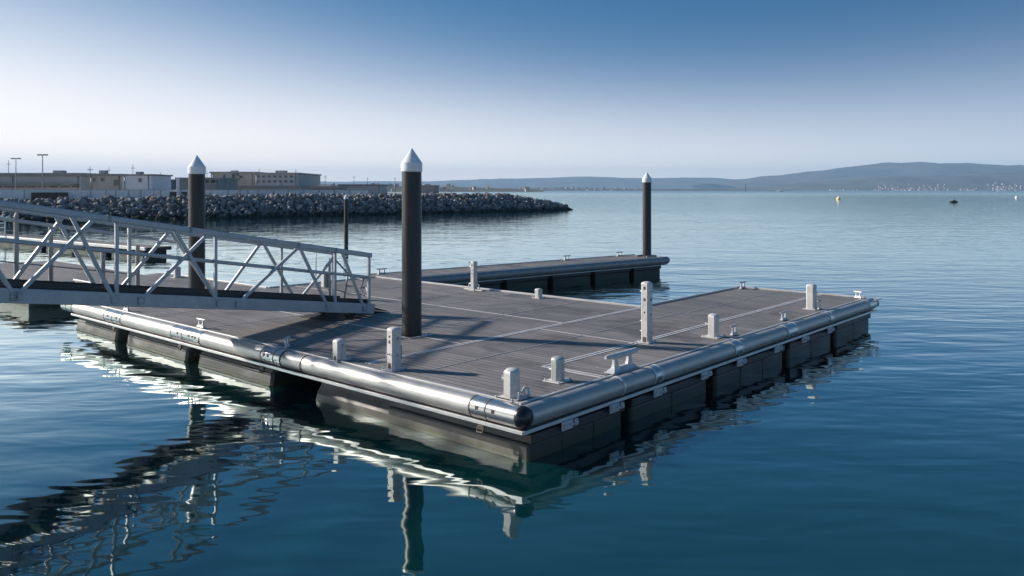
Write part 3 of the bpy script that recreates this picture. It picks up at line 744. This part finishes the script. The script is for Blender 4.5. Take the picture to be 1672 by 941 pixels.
# ------------------------------------------------------------------ quay buildings
def building(x0, x1, ytop, Y, depth, label, m='render', roofm='roof', name='warehouse', wins=(), parapet=.5, base=1.75, extra=None, door=None):
    a = at(x0, ytop, Y); c = at(x1, ytop, Y); w = c.x-a.x; h = a.z-base
    e = empty(name, ((a.x+c.x)/2, Y, base), 0, label, 'building')
    b = MB(); b.box((-w/2, 0, 0), (w/2, depth, h-parapet-.01), 0); b.build('wall', M[m], e)
    b = MB(); b.box((-w/2-.25, -.25, h-parapet), (w/2+.25, depth+.25, h), .03); b.build('roof', M[roofm], e)
    for wx0, wx1, wy0, wy1 in wins:
        p = at(wx0, wy0, Y); q = at(wx1, wy1, Y)
        X0 = p.x-e.location.x; X1 = q.x-e.location.x
        b = MB(); b.box((X0-.1, -.07, q.z-base-.1), (X1+.1, -.004, p.z-base+.1), 0); f = b.build('window', M['concrete'], e)
        b = MB(); b.box((X0, -.10, q.z-base), (X1, -.0705, p.z-base), 0); b.build('pane', M['window'], f)
    rb = random.Random(int(x0*7+Y))
    for i in range(max(1, int(w/7))):
        rx = rb.uniform(-w/2+.8, w/2-.8); rw = rb.uniform(.3, .8); rh = rb.uniform(.25, .6)
        b = MB(); b.box((rx-rw, 2+i*.3, h+.001), (rx+rw, 3.2+i*.3, h+rh), .03); b.build('roof_vent', M['galvd' if i % 2 else 'concrete'], e)
    for i in range(max(2, int(w/6))):
        gx = -w/2+.4+i*(w-.8)/max(1, int(w/6)-1 or 1)
        if gx < w/2: b = MB(); b.tube((gx, -.09, .1), (gx, -.09, h-parapet-.02), .06, 6); b.build('downpipe', M['galvd'], e)
    return e, w, h
e, w, h = building(-90, 132, 282.5, 130, 22, 'long low brown-grey warehouse at the left picture edge', 'render_grey', 'roof', parapet=.55)
b = MB(); b.box((-w/2, -1.5, h-2.1), (w/2-.5, -.01, h-1.75)); b.build('canopy', M['roof'], e)
b = MB(); b.box((-w/2, -.06, .2), (w/2, -.005, 1.6)); b.build('wall_band', M['wallpaint'], e)
for i in range(12):
    b = MB(); x = -w/2+.9+i*1.8; b.box((x, -.05, 1.7), (x+1.1, -.004, 2.2)); b.build('window', M['window'], e)
building(130, 143, 287, 133, 8, 'small grey annex at the right end of the long warehouse', 'render_grey', 'roof', 'annex', parapet=.3)
e, w, h = building(145, 199, 284, 121, 7, 'flat-roofed grey block with small windows and a brown door', 'render', 'roof', 'office_block', ((152, 156, 291, 297), (165, 169, 291, 296), (186, 194, 294, 303.5)), parapet=.3)
e, w, h = building(199.5, 247, 284.5, 120.3, 7, 'pale flat-roofed block with a single small window', 'wallpaint', 'roof', 'office_block', ((227, 231, 292, 297),), parapet=.22)
b = MB(); b.box((-w/2+.8, -.5, .3), (w/2-.2, -.01, .75)); b.build('bench_wall', M['roof'], e)
building(250, 292, 293, 150, 10, 'low dark shed behind the quay wall left of the column', 'green', 'roof', 'shed', parapet=.3)
e, w, h = building(289, 359, 290, 136, 9, 'green-grey clad shed behind the second pile', 'green', 'green', 'shed', ((334, 341, 293, 299), (345, 352, 293, 299)), parapet=.4)
e, w, h = building(344, 415, 280.5, 170, 20, 'stained two-storey building with patchy walls, left half of the big block', 'render', 'concrete', 'factory', ((365, 368, 286, 290), (379, 384, 284, 293), (386, 390, 283, 287), (391, 396, 287, 291), (366, 371, 295, 299), (383, 386, 296, 300)), parapet=.3)
e, w, h = building(415.5, 486, 282, 168, 20, 'plain grey two-storey building with a row of small windows, right half of the big block', 'render_grey', 'concrete', 'factory', tuple((420+i*9, 423.5+i*9, 287, 290) for i in range(7))+tuple((420+i*9, 423.5+i*9, 295, 298) for i in range(7)), parapet=.3)
b = MB(); b.box((-1, 3, h), (1, 5, h+.5)); b.build('roof_box', M['roof'], e)
building(391, 490, 303, 150, 8, 'long low dark-roofed shed in front of the grey two-storey building', 'render_grey', 'roof', 'shed', parapet=.55)
building(492, 552, 304, 165, 8, 'low dark-roofed shed in the middle of the quay', 'roof', 'roof', 'shed', parapet=.5)
building(553, 622, 301, 190, 10, 'low pale-fronted shed near the right end of the quay', 'render_grey', 'roof', 'shed', parapet=.4)
building(686, 713, 302.5, 330, 10, 'small dark flat-roofed hut just right of the nearest pile', 'roof', 'roof', 'hut', parapet=.5, base=.2)
# lamp posts, masts
def lamp(x, y, Y, label, arm=.9):
    p = at(x, y, Y); H = p.z-1.75
    e = empty('lamp_post', (p.x, Y, 1.75), 0, label, 'lamp post', 'double-headed lamp posts behind the quay')
    b = MB(); b.tube((0, 0, 0), (0, 0, H), .08, 12, .05); b.build('pole', M['galvd'], e)
    b = MB(); b.tube((-arm, 0, H-.02), (arm, 0, H-.02), .05, 8); b.build('arm', M['galvd'], e)
    for s in (-1, 1):
        b = MB(); b.box((s*arm-.3, -.16, H-.10), (s*arm+.3, .16, H+.08), .04); b.build('lamp_head', M['roof'], e)
lamp(69.5, 253, 108, 'taller brown double-headed lamp post over the long warehouse', .38)
lamp(26, 259, 125, 'shorter greyish double-headed lamp post near the left picture edge', .45)
for x, y, Y, r, lab in ((14, 262, 140, .07, 'thin aerial mast left of the two lamp posts'), (147, 272, 119, .08, 'pale thin pole at the left corner of the small office block'),
                     (178, 273, 126, .05, 'thin aerial over the middle of the small office block'), (217, 269, 124, .06, 'aerial mast with a small foot on the pale office block'),
                     (262, 281, 180, .07, 'faint mast just right of the pale office block'), (338, 279, 160, .06, 'thin pole just right of the second pile'), (423, 275, 172, .06, 'short aerial on the big two-storey block'),
                     (483, 276, 172, .06, 'thin aerial at the right corner of the big two-storey block'), (531, 286, 240, .09, 'faint pole over the low sheds in the middle of the quay'),
                     (578, 287, 260, .09, 'faint pole over the right end of the low sheds'), (600, 290, 300, .10, 'short faint mast left of the nearest pile'), (645, 290, 330, .12, 'faint mast half hidden beside the nearest pile')):
    p = at(x, y, Y); bz = 1.75 if Y < 400 else 0
    e = empty('mast', (p.x, Y, 1.7), 0, lab, 'mast', 'thin masts on the skyline')
    b = MB(); b.tube((0, 0, 0), (0, 0, p.z-1.7), r, 8, r*.6); b.build('pole', M['louvre'], e)
    b = MB(); b.bar((-r*5, 0, (p.z-1.7)*.9), (r*5, 0, (p.z-1.7)*.9), r, r); b.build('crossbar', M['louvre'], e)

# ------------------------------------------------------------------ far shores
def hill(name, Y0, depth, prof_px, mat, rough=1.0, seed=0, base=0, n=160, rows=14):
    """ridge whose skyline follows the profile; Y0 is the shoreline distance"""
    b = MB(); xs = [p[0] for p in prof_px]
    def hy(x):
        for (a, ya), (c, yc) in zip(prof_px, prof_px[1:]):
            if a <= x <= c: f = (x-a)/(c-a); f = f*f*(3-2*f) if c-a > 60 else f; return ya+(yc-ya)*f
        return prof_px[-1][1]
    Yr = Y0+depth*.6; gr = []
    for i in range(n+1):
        x = xs[0]+(xs[-1]-xs[0])*i/n; top = max(2., (HY-hy(x))*Yr/F+HW)*(1+.07*rough*noise.fractal(Vector((x*.03, seed, 0)), 1., 2., 4)); col = []
        for j in range(rows+1):
            f = j/rows; Y = Y0+depth*f; X = (x-HX)/F*Yr + (0)          # straight columns in the land
            g_ = math.sin(min(1, f/.6)*math.pi/2) if f <= .6 else math.cos((f-.6)/.4*math.pi/2)
            g_ = g_**1.25 if f < .6 else g_
            nz = noise.fractal(Vector((X*.0012+seed, Y*.0012, seed)), 1.0, 2.0, 5)
            z = top*min(1.0, g_*(1+.45*rough*nz*max(0, 1-f/.6))) - (4 if j in (0, rows) else 0)
            col.append(b.bm.verts.new((X, Y, z)))
        gr.append(col)
    for i in range(n):
        for j in range(rows):
            f = b.bm.faces.new((gr[i][j], gr[i+1][j], gr[i+1][j+1], gr[i][j+1])); f.smooth = True
    gc = [[tuple(v.co) for v in c] for c in gr]
    return tag(b.build(name, M[mat]), kind='structure'), gc
jit = lambda pts: pts
far_r = [(1150, 300), (1190, 294), (1230, 290.5), (1280, 285), (1330, 279.5), (1370, 275), (1410, 269.5), (1445, 265.8), (1470, 266.5), (1500, 269), (1520, 266.5), (1545, 268.5), (1572, 266), (1600, 269), (1640, 271.5), (1672, 271), (1760, 274), (1900, 285)]
hill('hills', 8300, 3800, far_r, 'hill', .8, 3.1)
far_l = [(440, 300), (500, 296), (560, 297), (640, 296), (700, 296), (760, 294), (820, 292), (880, 291), (930, 289), (960, 288.5), (1010, 290.5), (1060, 291.5), (1110, 290), (1150, 290.5), (1200, 293), (1260, 298), (1330, 306)]
hill('hills', 11000, 2800, far_l, 'hill', .5, 9.7)
near_r = [(1120, 310), (1180, 308), (1240, 305), (1300, 300.5), (1350, 296), (1400, 290), (1440, 288), (1480, 289.5), (1540, 286), (1600, 284), (1660, 282), (1760, 284), (1900, 292)]
_, NR = hill('hills', 6200, 2200, near_r, 'hill', 1.0, 5.2)
coastp = [(640, 306.5), (700, 306.6), (800, 307.2), (900, 307.8), (1000, 308), (1080, 308.4), (1150, 308.6), (1210, 309.6), (1250, 310.4)]
_, CR = hill('coast', 4300, 900, coastp, 'coast', 2.0, 1.3, rows=8)
coastq = [(430, 304), (500, 300), (560, 302), (620, 303), (680, 303.5), (720, 304.5), (780, 306.5), (840, 308.5), (880, 310)]
_, CQ = hill('coast', 1500, 600, coastq, 'coast', 1.5, 6.3, rows=8)

def houses(cluster, hillv, group, label, name, count, px_rng, f_rng, Y0, depth, size, rnds):
    """small blocks standing on a shore slope"""
    rr = random.Random(rnds)
    src = []
    for k in range(3):
        w, d, h = rr.uniform(.9, 1.7)*size, rr.uniform(.8, 1.2)*size, rr.uniform(.5, .95)*size
        e = empty(name, (0, 0, 0), 0)
        b = MB(); b.box((-w/2, -d/2, -size*.8), (w/2, d/2, h)); wo = b.build('wall', M['house'], e)
        b = MB()
        if k < 2: b.loft([[Vector((s*w*.54, -d*.55, h+.01)), Vector((s*w*.54, d*.55, h+.01)), Vector((s*w*.54, 0, h+size*.28))] for s in (-1, 1)])
        else: b.box((-w*.52, -d*.52, h+.01), (w*.52, d*.52, h+size*.06))
        src.append((e, (wo, b.build('roof', M['tile'] if k < 2 else M['house'], e))))
    verts = hillv
    for i in range(count):
        x = rr.gauss((px_rng[0]+px_rng[1])/2, (px_rng[1]-px_rng[0])/3.2); x = min(max(x, px_rng[0]), px_rng[1]); f = rr.uniform(*f_rng)*(.35+.65*rr.random())
        Y = Y0+depth*f; X = (x-HX)/F*Y
        # height of the slope there, by the nearest grid cell
        best = min(((c[int(f*(len(c)-1))].__getitem__(0)-X)**2, k2) for k2, c in enumerate(verts))[1]
        col = verts[best]; jj = f*(len(col)-1); j0 = int(jj); z = col[j0][2]+(col[min(j0+1, len(col)-1)][2]-col[j0][2])*(jj-j0)
        e = src[i][0] if i < 3 else copy_tree(*src[i % 3])
        e.location = (X, Y, max(0, z)+1); e.rotation_euler = (0, 0, rr.uniform(-.5, .5)); s_ = rr.uniform(.7, 1.35); e.scale = (s_, s_, s_)
        tag(e, label, 'house', group)

houses(0, NR, 'houses of the first hillside village', 'pale house in the small village nearest the white motorboat', 'house', 14, (1345, 1400), (.0, .08), 6200, 2200, 8, 1)
houses(0, NR, 'houses of the middle hillside town', 'pale house in the middle town at the foot of the hills', 'house', 70, (1430, 1492), (.0, .19), 6200, 2200, 9, 2)
houses(0, NR, 'houses of the town right of the middle one', 'pale house in the town behind the dark mooring raft', 'house', 50, (1500, 1548), (.0, .19), 6200, 2200, 9, 3)
houses(0, NR, 'houses of the thin shoreline village', 'pale house in the thin shoreline village right of the dark raft', 'house', 22, (1555, 1600), (.0, .08), 6200, 2200, 8, 4)
houses(0, NR, 'houses of the rightmost hillside town', 'pale house in the town at the right picture edge', 'house', 60, (1615, 1690), (.0, .19), 6200, 2200, 9, 5)
houses(0, CR, 'buildings of the far coastal town', 'tiny pale building of the far town beyond the breakwater head', 'house', 70, (800, 1040), (.1, .8), 4300, 900, 7, 6)
houses(0, CQ, 'buildings of the port district', 'small pale building of the port behind the breakwater', 'house', 60, (500, 860), (.05, .9), 1500, 600, 5.5, 7)

# ------------------------------------------------------------------ boats and buoys
p = at(1218, 313.2, 1700)
e = empty('sailboat', (p.x, 1700, 0), R(60), 'distant sailboat with a tall dark sail far out before the hills', 'sailboat')
b = MB(); b.loft([[Vector((-7, -.6, 1.3)), Vector((-7, .6, 1.3)), Vector((-6, 0, -.3))], [Vector((0, -2, 1.5)), Vector((0, 2, 1.5)), Vector((0, 0, -.5))], [Vector((7.5, -.1, 2)), Vector((7.5, .1, 2)), Vector((6.5, 0, -.3))]]); b.build('hull', M['white'], e)
b = MB(); b.tube((.5, 0, 1), (.5, 0, 22), .25, 8); b.build('mast', M['galvd'], e)
b = MB(); b.loft([[Vector((.3, -.1, 2.8)), Vector((.3, .1, 2.8)), Vector((-5, .15, 2.8)), Vector((-5, -.15, 2.8))], [Vector((.3, -.1, 10)), Vector((.3, .1, 10)), Vector((-2.9, .5, 10)), Vector((-2.9, .3, 10))], [Vector((.3, -.05, 21.6)), Vector((.3, .05, 21.6)), Vector((-.2, .05, 21.6)), Vector((-.2, -.05, 21.6))]]); b.build('mainsail', M['sail'], e)
p = at(1273, 313.3, 1650)
e = empty('motorboat', (p.x, 1650, 0), R(172), 'small white motorboat right of the sailboat far out on the water', 'motorboat')
b = MB(); b.loft([[Vector((-7, -2, 1.6)), Vector((-7, 2, 1.6)), Vector((-7, 1.4, -.3)), Vector((-7, -1.4, -.3))], [Vector((1, -2.2, 1.9)), Vector((1, 2.2, 1.9)), Vector((1, 1.5, -.3)), Vector((1, -1.5, -.3))], [Vector((8, -.1, 2.6)), Vector((8, .1, 2.6)), Vector((7, .1, 0)), Vector((7, -.1, 0))]]); b.build('hull', M['white'], e)
b = MB(); b.box((-4, -1.5, 1.8), (2.2, 1.5, 3.7), .3); b.build('cabin', M['white'], e)
b = MB(); b.box((-3, -1.53, 2.6), (2.0, -1.49, 3.2)); b.box((-3, 1.49, 2.6), (2.0, 1.53, 3.2)); b.build('window', M['window'], e)
b = MB(); b.tube((-1, 0, 3.7), (-1, 0, 5.4), .08, 6); b.build('mast', M['galvd'], e)
Y = 262; p = at(1369, 326, Y)
e = empty('mooring_buoy', (p.x, Y, 0), 0, 'small yellow and white mooring buoy out on the water', 'buoy', 'buoys on the open water')
b = MB(); b.lathe([(.3, -.3), (.62, -.1), (.7, .2), (.55, .5), (.3, .62)], 20, smooth=True); b.build('float_body', M['yellow'], e)
b = MB(); b.lathe([(.28, .621), (.22, .95), (.1, 1.15)], 16, smooth=True); b.build('top_mark', M['white'], e)
Y = 312; p = at(1660, 323.5, Y)
e = empty('mooring_buoy', (p.x, Y, 0), 0, 'small round white mooring buoy near the right picture edge', 'buoy', 'buoys on the open water')
b = MB(); b.ball((0, 0, .25), .62, 20, 12, (1, 1, .85)); b.build('float_body', M['white'], e)
b = MB(); b.lathe([(.1, .7), (.1, .95)], 10); b.build('top_mark', M['galvd'], e)
Y = 196; p = at(1557, 331, Y)
e = empty('mooring_raft', (p.x, Y, 0), R(10), 'dark round-ended mooring raft with a short mast out on the water', 'raft')
b = MB(); b.loft([[Vector((1.08*f*math.cos(a), .6*f*math.sin(a), z)) for a in [2*math.pi*i/20 for i in range(20)]] for f, z in ((.75, -.2), (.95, .05), (1.0, .28), (.93, .38))], smooth=True); b.build('hull', M['hull'], e)
b = MB(); b.box((-.35, -.3, .381), (.4, .3, .62), .06); b.build('deck_box', M['louvre'], e)
b = MB(); b.tube((0, 0, .6), (0, 0, 1.45), .05, 8); b.box((-.14, -.05, 1.0), (.14, .05, 1.2)); b.build('mast', M['galvd'], e)

# ------------------------------------------------------------------ haze
b = MB(); b.box((-11900, -58, -2), (13900, 15400, 400))
hm = bpy.data.materials.new('sea_haze'); hm.use_nodes = True; nt = hm.node_tree; nt.nodes.clear()
out = nt.nodes.new('ShaderNodeOutputMaterial'); vol = nt.nodes.new('ShaderNodeVolumePrincipled')
vol.inputs['Color'].default_value = (.40, .67, 1.0, 1); vol.inputs['Density'].default_value = HAZE = 8.2e-5; vol.inputs['Anisotropy'].default_value = .1
nt.links.new(vol.outputs[0], out.inputs['Volume'])
if USE_HAZE: tag(b.build('haze', hm), kind='stuff')

# ------------------------------------------------------------------ light
SUN_EL, SUN_AZ = 26.0, -74.0                    # azimuth from the viewing direction, negative to the left
az = R(SUN_AZ); el = R(SUN_EL)
sd = Vector((math.sin(az)*math.cos(el), math.cos(az)*math.cos(el), math.sin(el)))
L = bpy.data.lights.new('sun', 'SUN'); L.energy = 2.95; L.angle = R(2.2); L.color = (1, .905, .81)
lo = bpy.data.objects.new('sun', L); C.objects.link(lo); lo.rotation_euler = sd.to_track_quat('Z', 'Y').to_euler()
w = bpy.data.worlds.new('World'); sc.world = w; w.use_nodes = True; n = w.node_tree.nodes; l = w.node_tree.links
bg = n['Background']; sky = n.new('ShaderNodeTexSky'); sky.sky_type = 'NISHITA'; sky.sun_disc = False
sky.sun_elevation = el; sky.sun_rotation = az; sky.altitude = 0; sky.air_density = 1.0; sky.dust_density = 1.0; sky.ozone_density = 3.0
tc = n.new('ShaderNodeTexCoord'); sx = n.new('ShaderNodeSeparateXYZ'); cx = n.new('ShaderNodeCombineXYZ'); mm = n.new('ShaderNodeMath'); mm.operation = 'MULTIPLY'; mm.inputs[1].default_value = SKYK
nr = n.new('ShaderNodeVectorMath'); nr.operation = 'NORMALIZE'
l.new(tc.outputs['Generated'], sx.inputs[0]); l.new(sx.outputs[0], cx.inputs[0]); l.new(sx.outputs[1], cx.inputs[1]); l.new(sx.outputs[2], mm.inputs[0]); l.new(mm.outputs[0], cx.inputs[2])
l.new(cx.outputs[0], nr.inputs[0]); l.new(nr.outputs[0], sky.inputs[0])
def wm(op, x, y=0., cl=False):
    q = n.new('ShaderNodeMath'); q.operation = op; q.use_clamp = cl
    for i, v in enumerate((x, y)):
        if isinstance(v, (int, float)): q.inputs[i].default_value = v
        else: l.new(v, q.inputs[i])
    return q.outputs[0]
tn = n.new('ShaderNodeMix'); tn.data_type = 'RGBA'; tn.blend_type = 'MULTIPLY'; tn.inputs[0].default_value = 1; tn.inputs[7].default_value = SKYT
l.new(sky.outputs[0], tn.inputs[6])
# whitish sea haze low in the sky, thicker towards the sun
dv = n.new('ShaderNodeVectorMath'); dv.operation = 'DOT_PRODUCT'; dv.inputs[1].default_value = (math.sin(az), math.cos(az), 0); l.new(tc.outputs['Generated'], dv.inputs[0])
a_ = dv.outputs['Value']; elv = wm('MULTIPLY', wm('ABSOLUTE', wm('ARCSINE', sx.outputs[2])), 57.3)
wid = wm('ADD', wm('MULTIPLY', wm('MULTIPLY', a_, a_), 7.4), 6.0)
f_ = wm('EXPONENT', wm('MULTIPLY', wm('POWER', wm('DIVIDE', elv, wid), 2.0), -1.0))
f_ = wm('MULTIPLY', f_, wm('MINIMUM', wm('ADD', wm('MULTIPLY', a_, .52), .63), 1.05))
f_ = wm('ADD', f_, wm('MULTIPLY', wm('EXPONENT', wm('MULTIPLY', wm('POWER', wm('DIVIDE', elv, 2.6), 2.0), -1.0)), .16))
ns = n.new('ShaderNodeTexNoise'); ns.inputs['Scale'].default_value = 1.0; ns.inputs['Detail'].default_value = 4; mpn = n.new('ShaderNodeMapping'); mpn.inputs['Scale'].default_value = (1.2, 1.2, 9)
l.new(tc.outputs['Generated'], mpn.inputs[0]); l.new(mpn.outputs[0], ns.inputs[0]); f_ = wm('MULTIPLY', f_, wm('ADD', wm('MULTIPLY', ns.outputs[0], .22), .89))
hz_ = n.new('ShaderNodeMix'); hz_.data_type = 'RGBA'; hz_.inputs[7].default_value = HAZC
l.new(wm('MINIMUM', f_, 1.), hz_.inputs[0]); l.new(tn.outputs[2], hz_.inputs[6])
l.new(hz_.outputs[2], bg.inputs['Color']); bg.inputs['Strength'].default_value = SKYS

# ------------------------------------------------------------------ camera
cam = bpy.data.cameras.new('camera'); co = bpy.data.objects.new('camera', cam); C.objects.link(co)
co.location = (0, 0, HW); co.rotation_euler = (R(90), 0, 0)
cam.sensor_width = 36; cam.lens = 36*F/1672; cam.shift_y = -(470.5-HY)/1672; cam.clip_start = .1; cam.clip_end = 40000
sc.camera = co
sc.view_settings.view_transform = 'Standard'; sc.view_settings.look = 'None'; sc.view_settings.gamma = 1; sc.view_settings.exposure = EXPO
sc.cycles.use_denoising = True
sc.cycles.max_bounces = 8; sc.cycles.volume_bounces = 0; sc.cycles.sample_clamp_indirect = 6
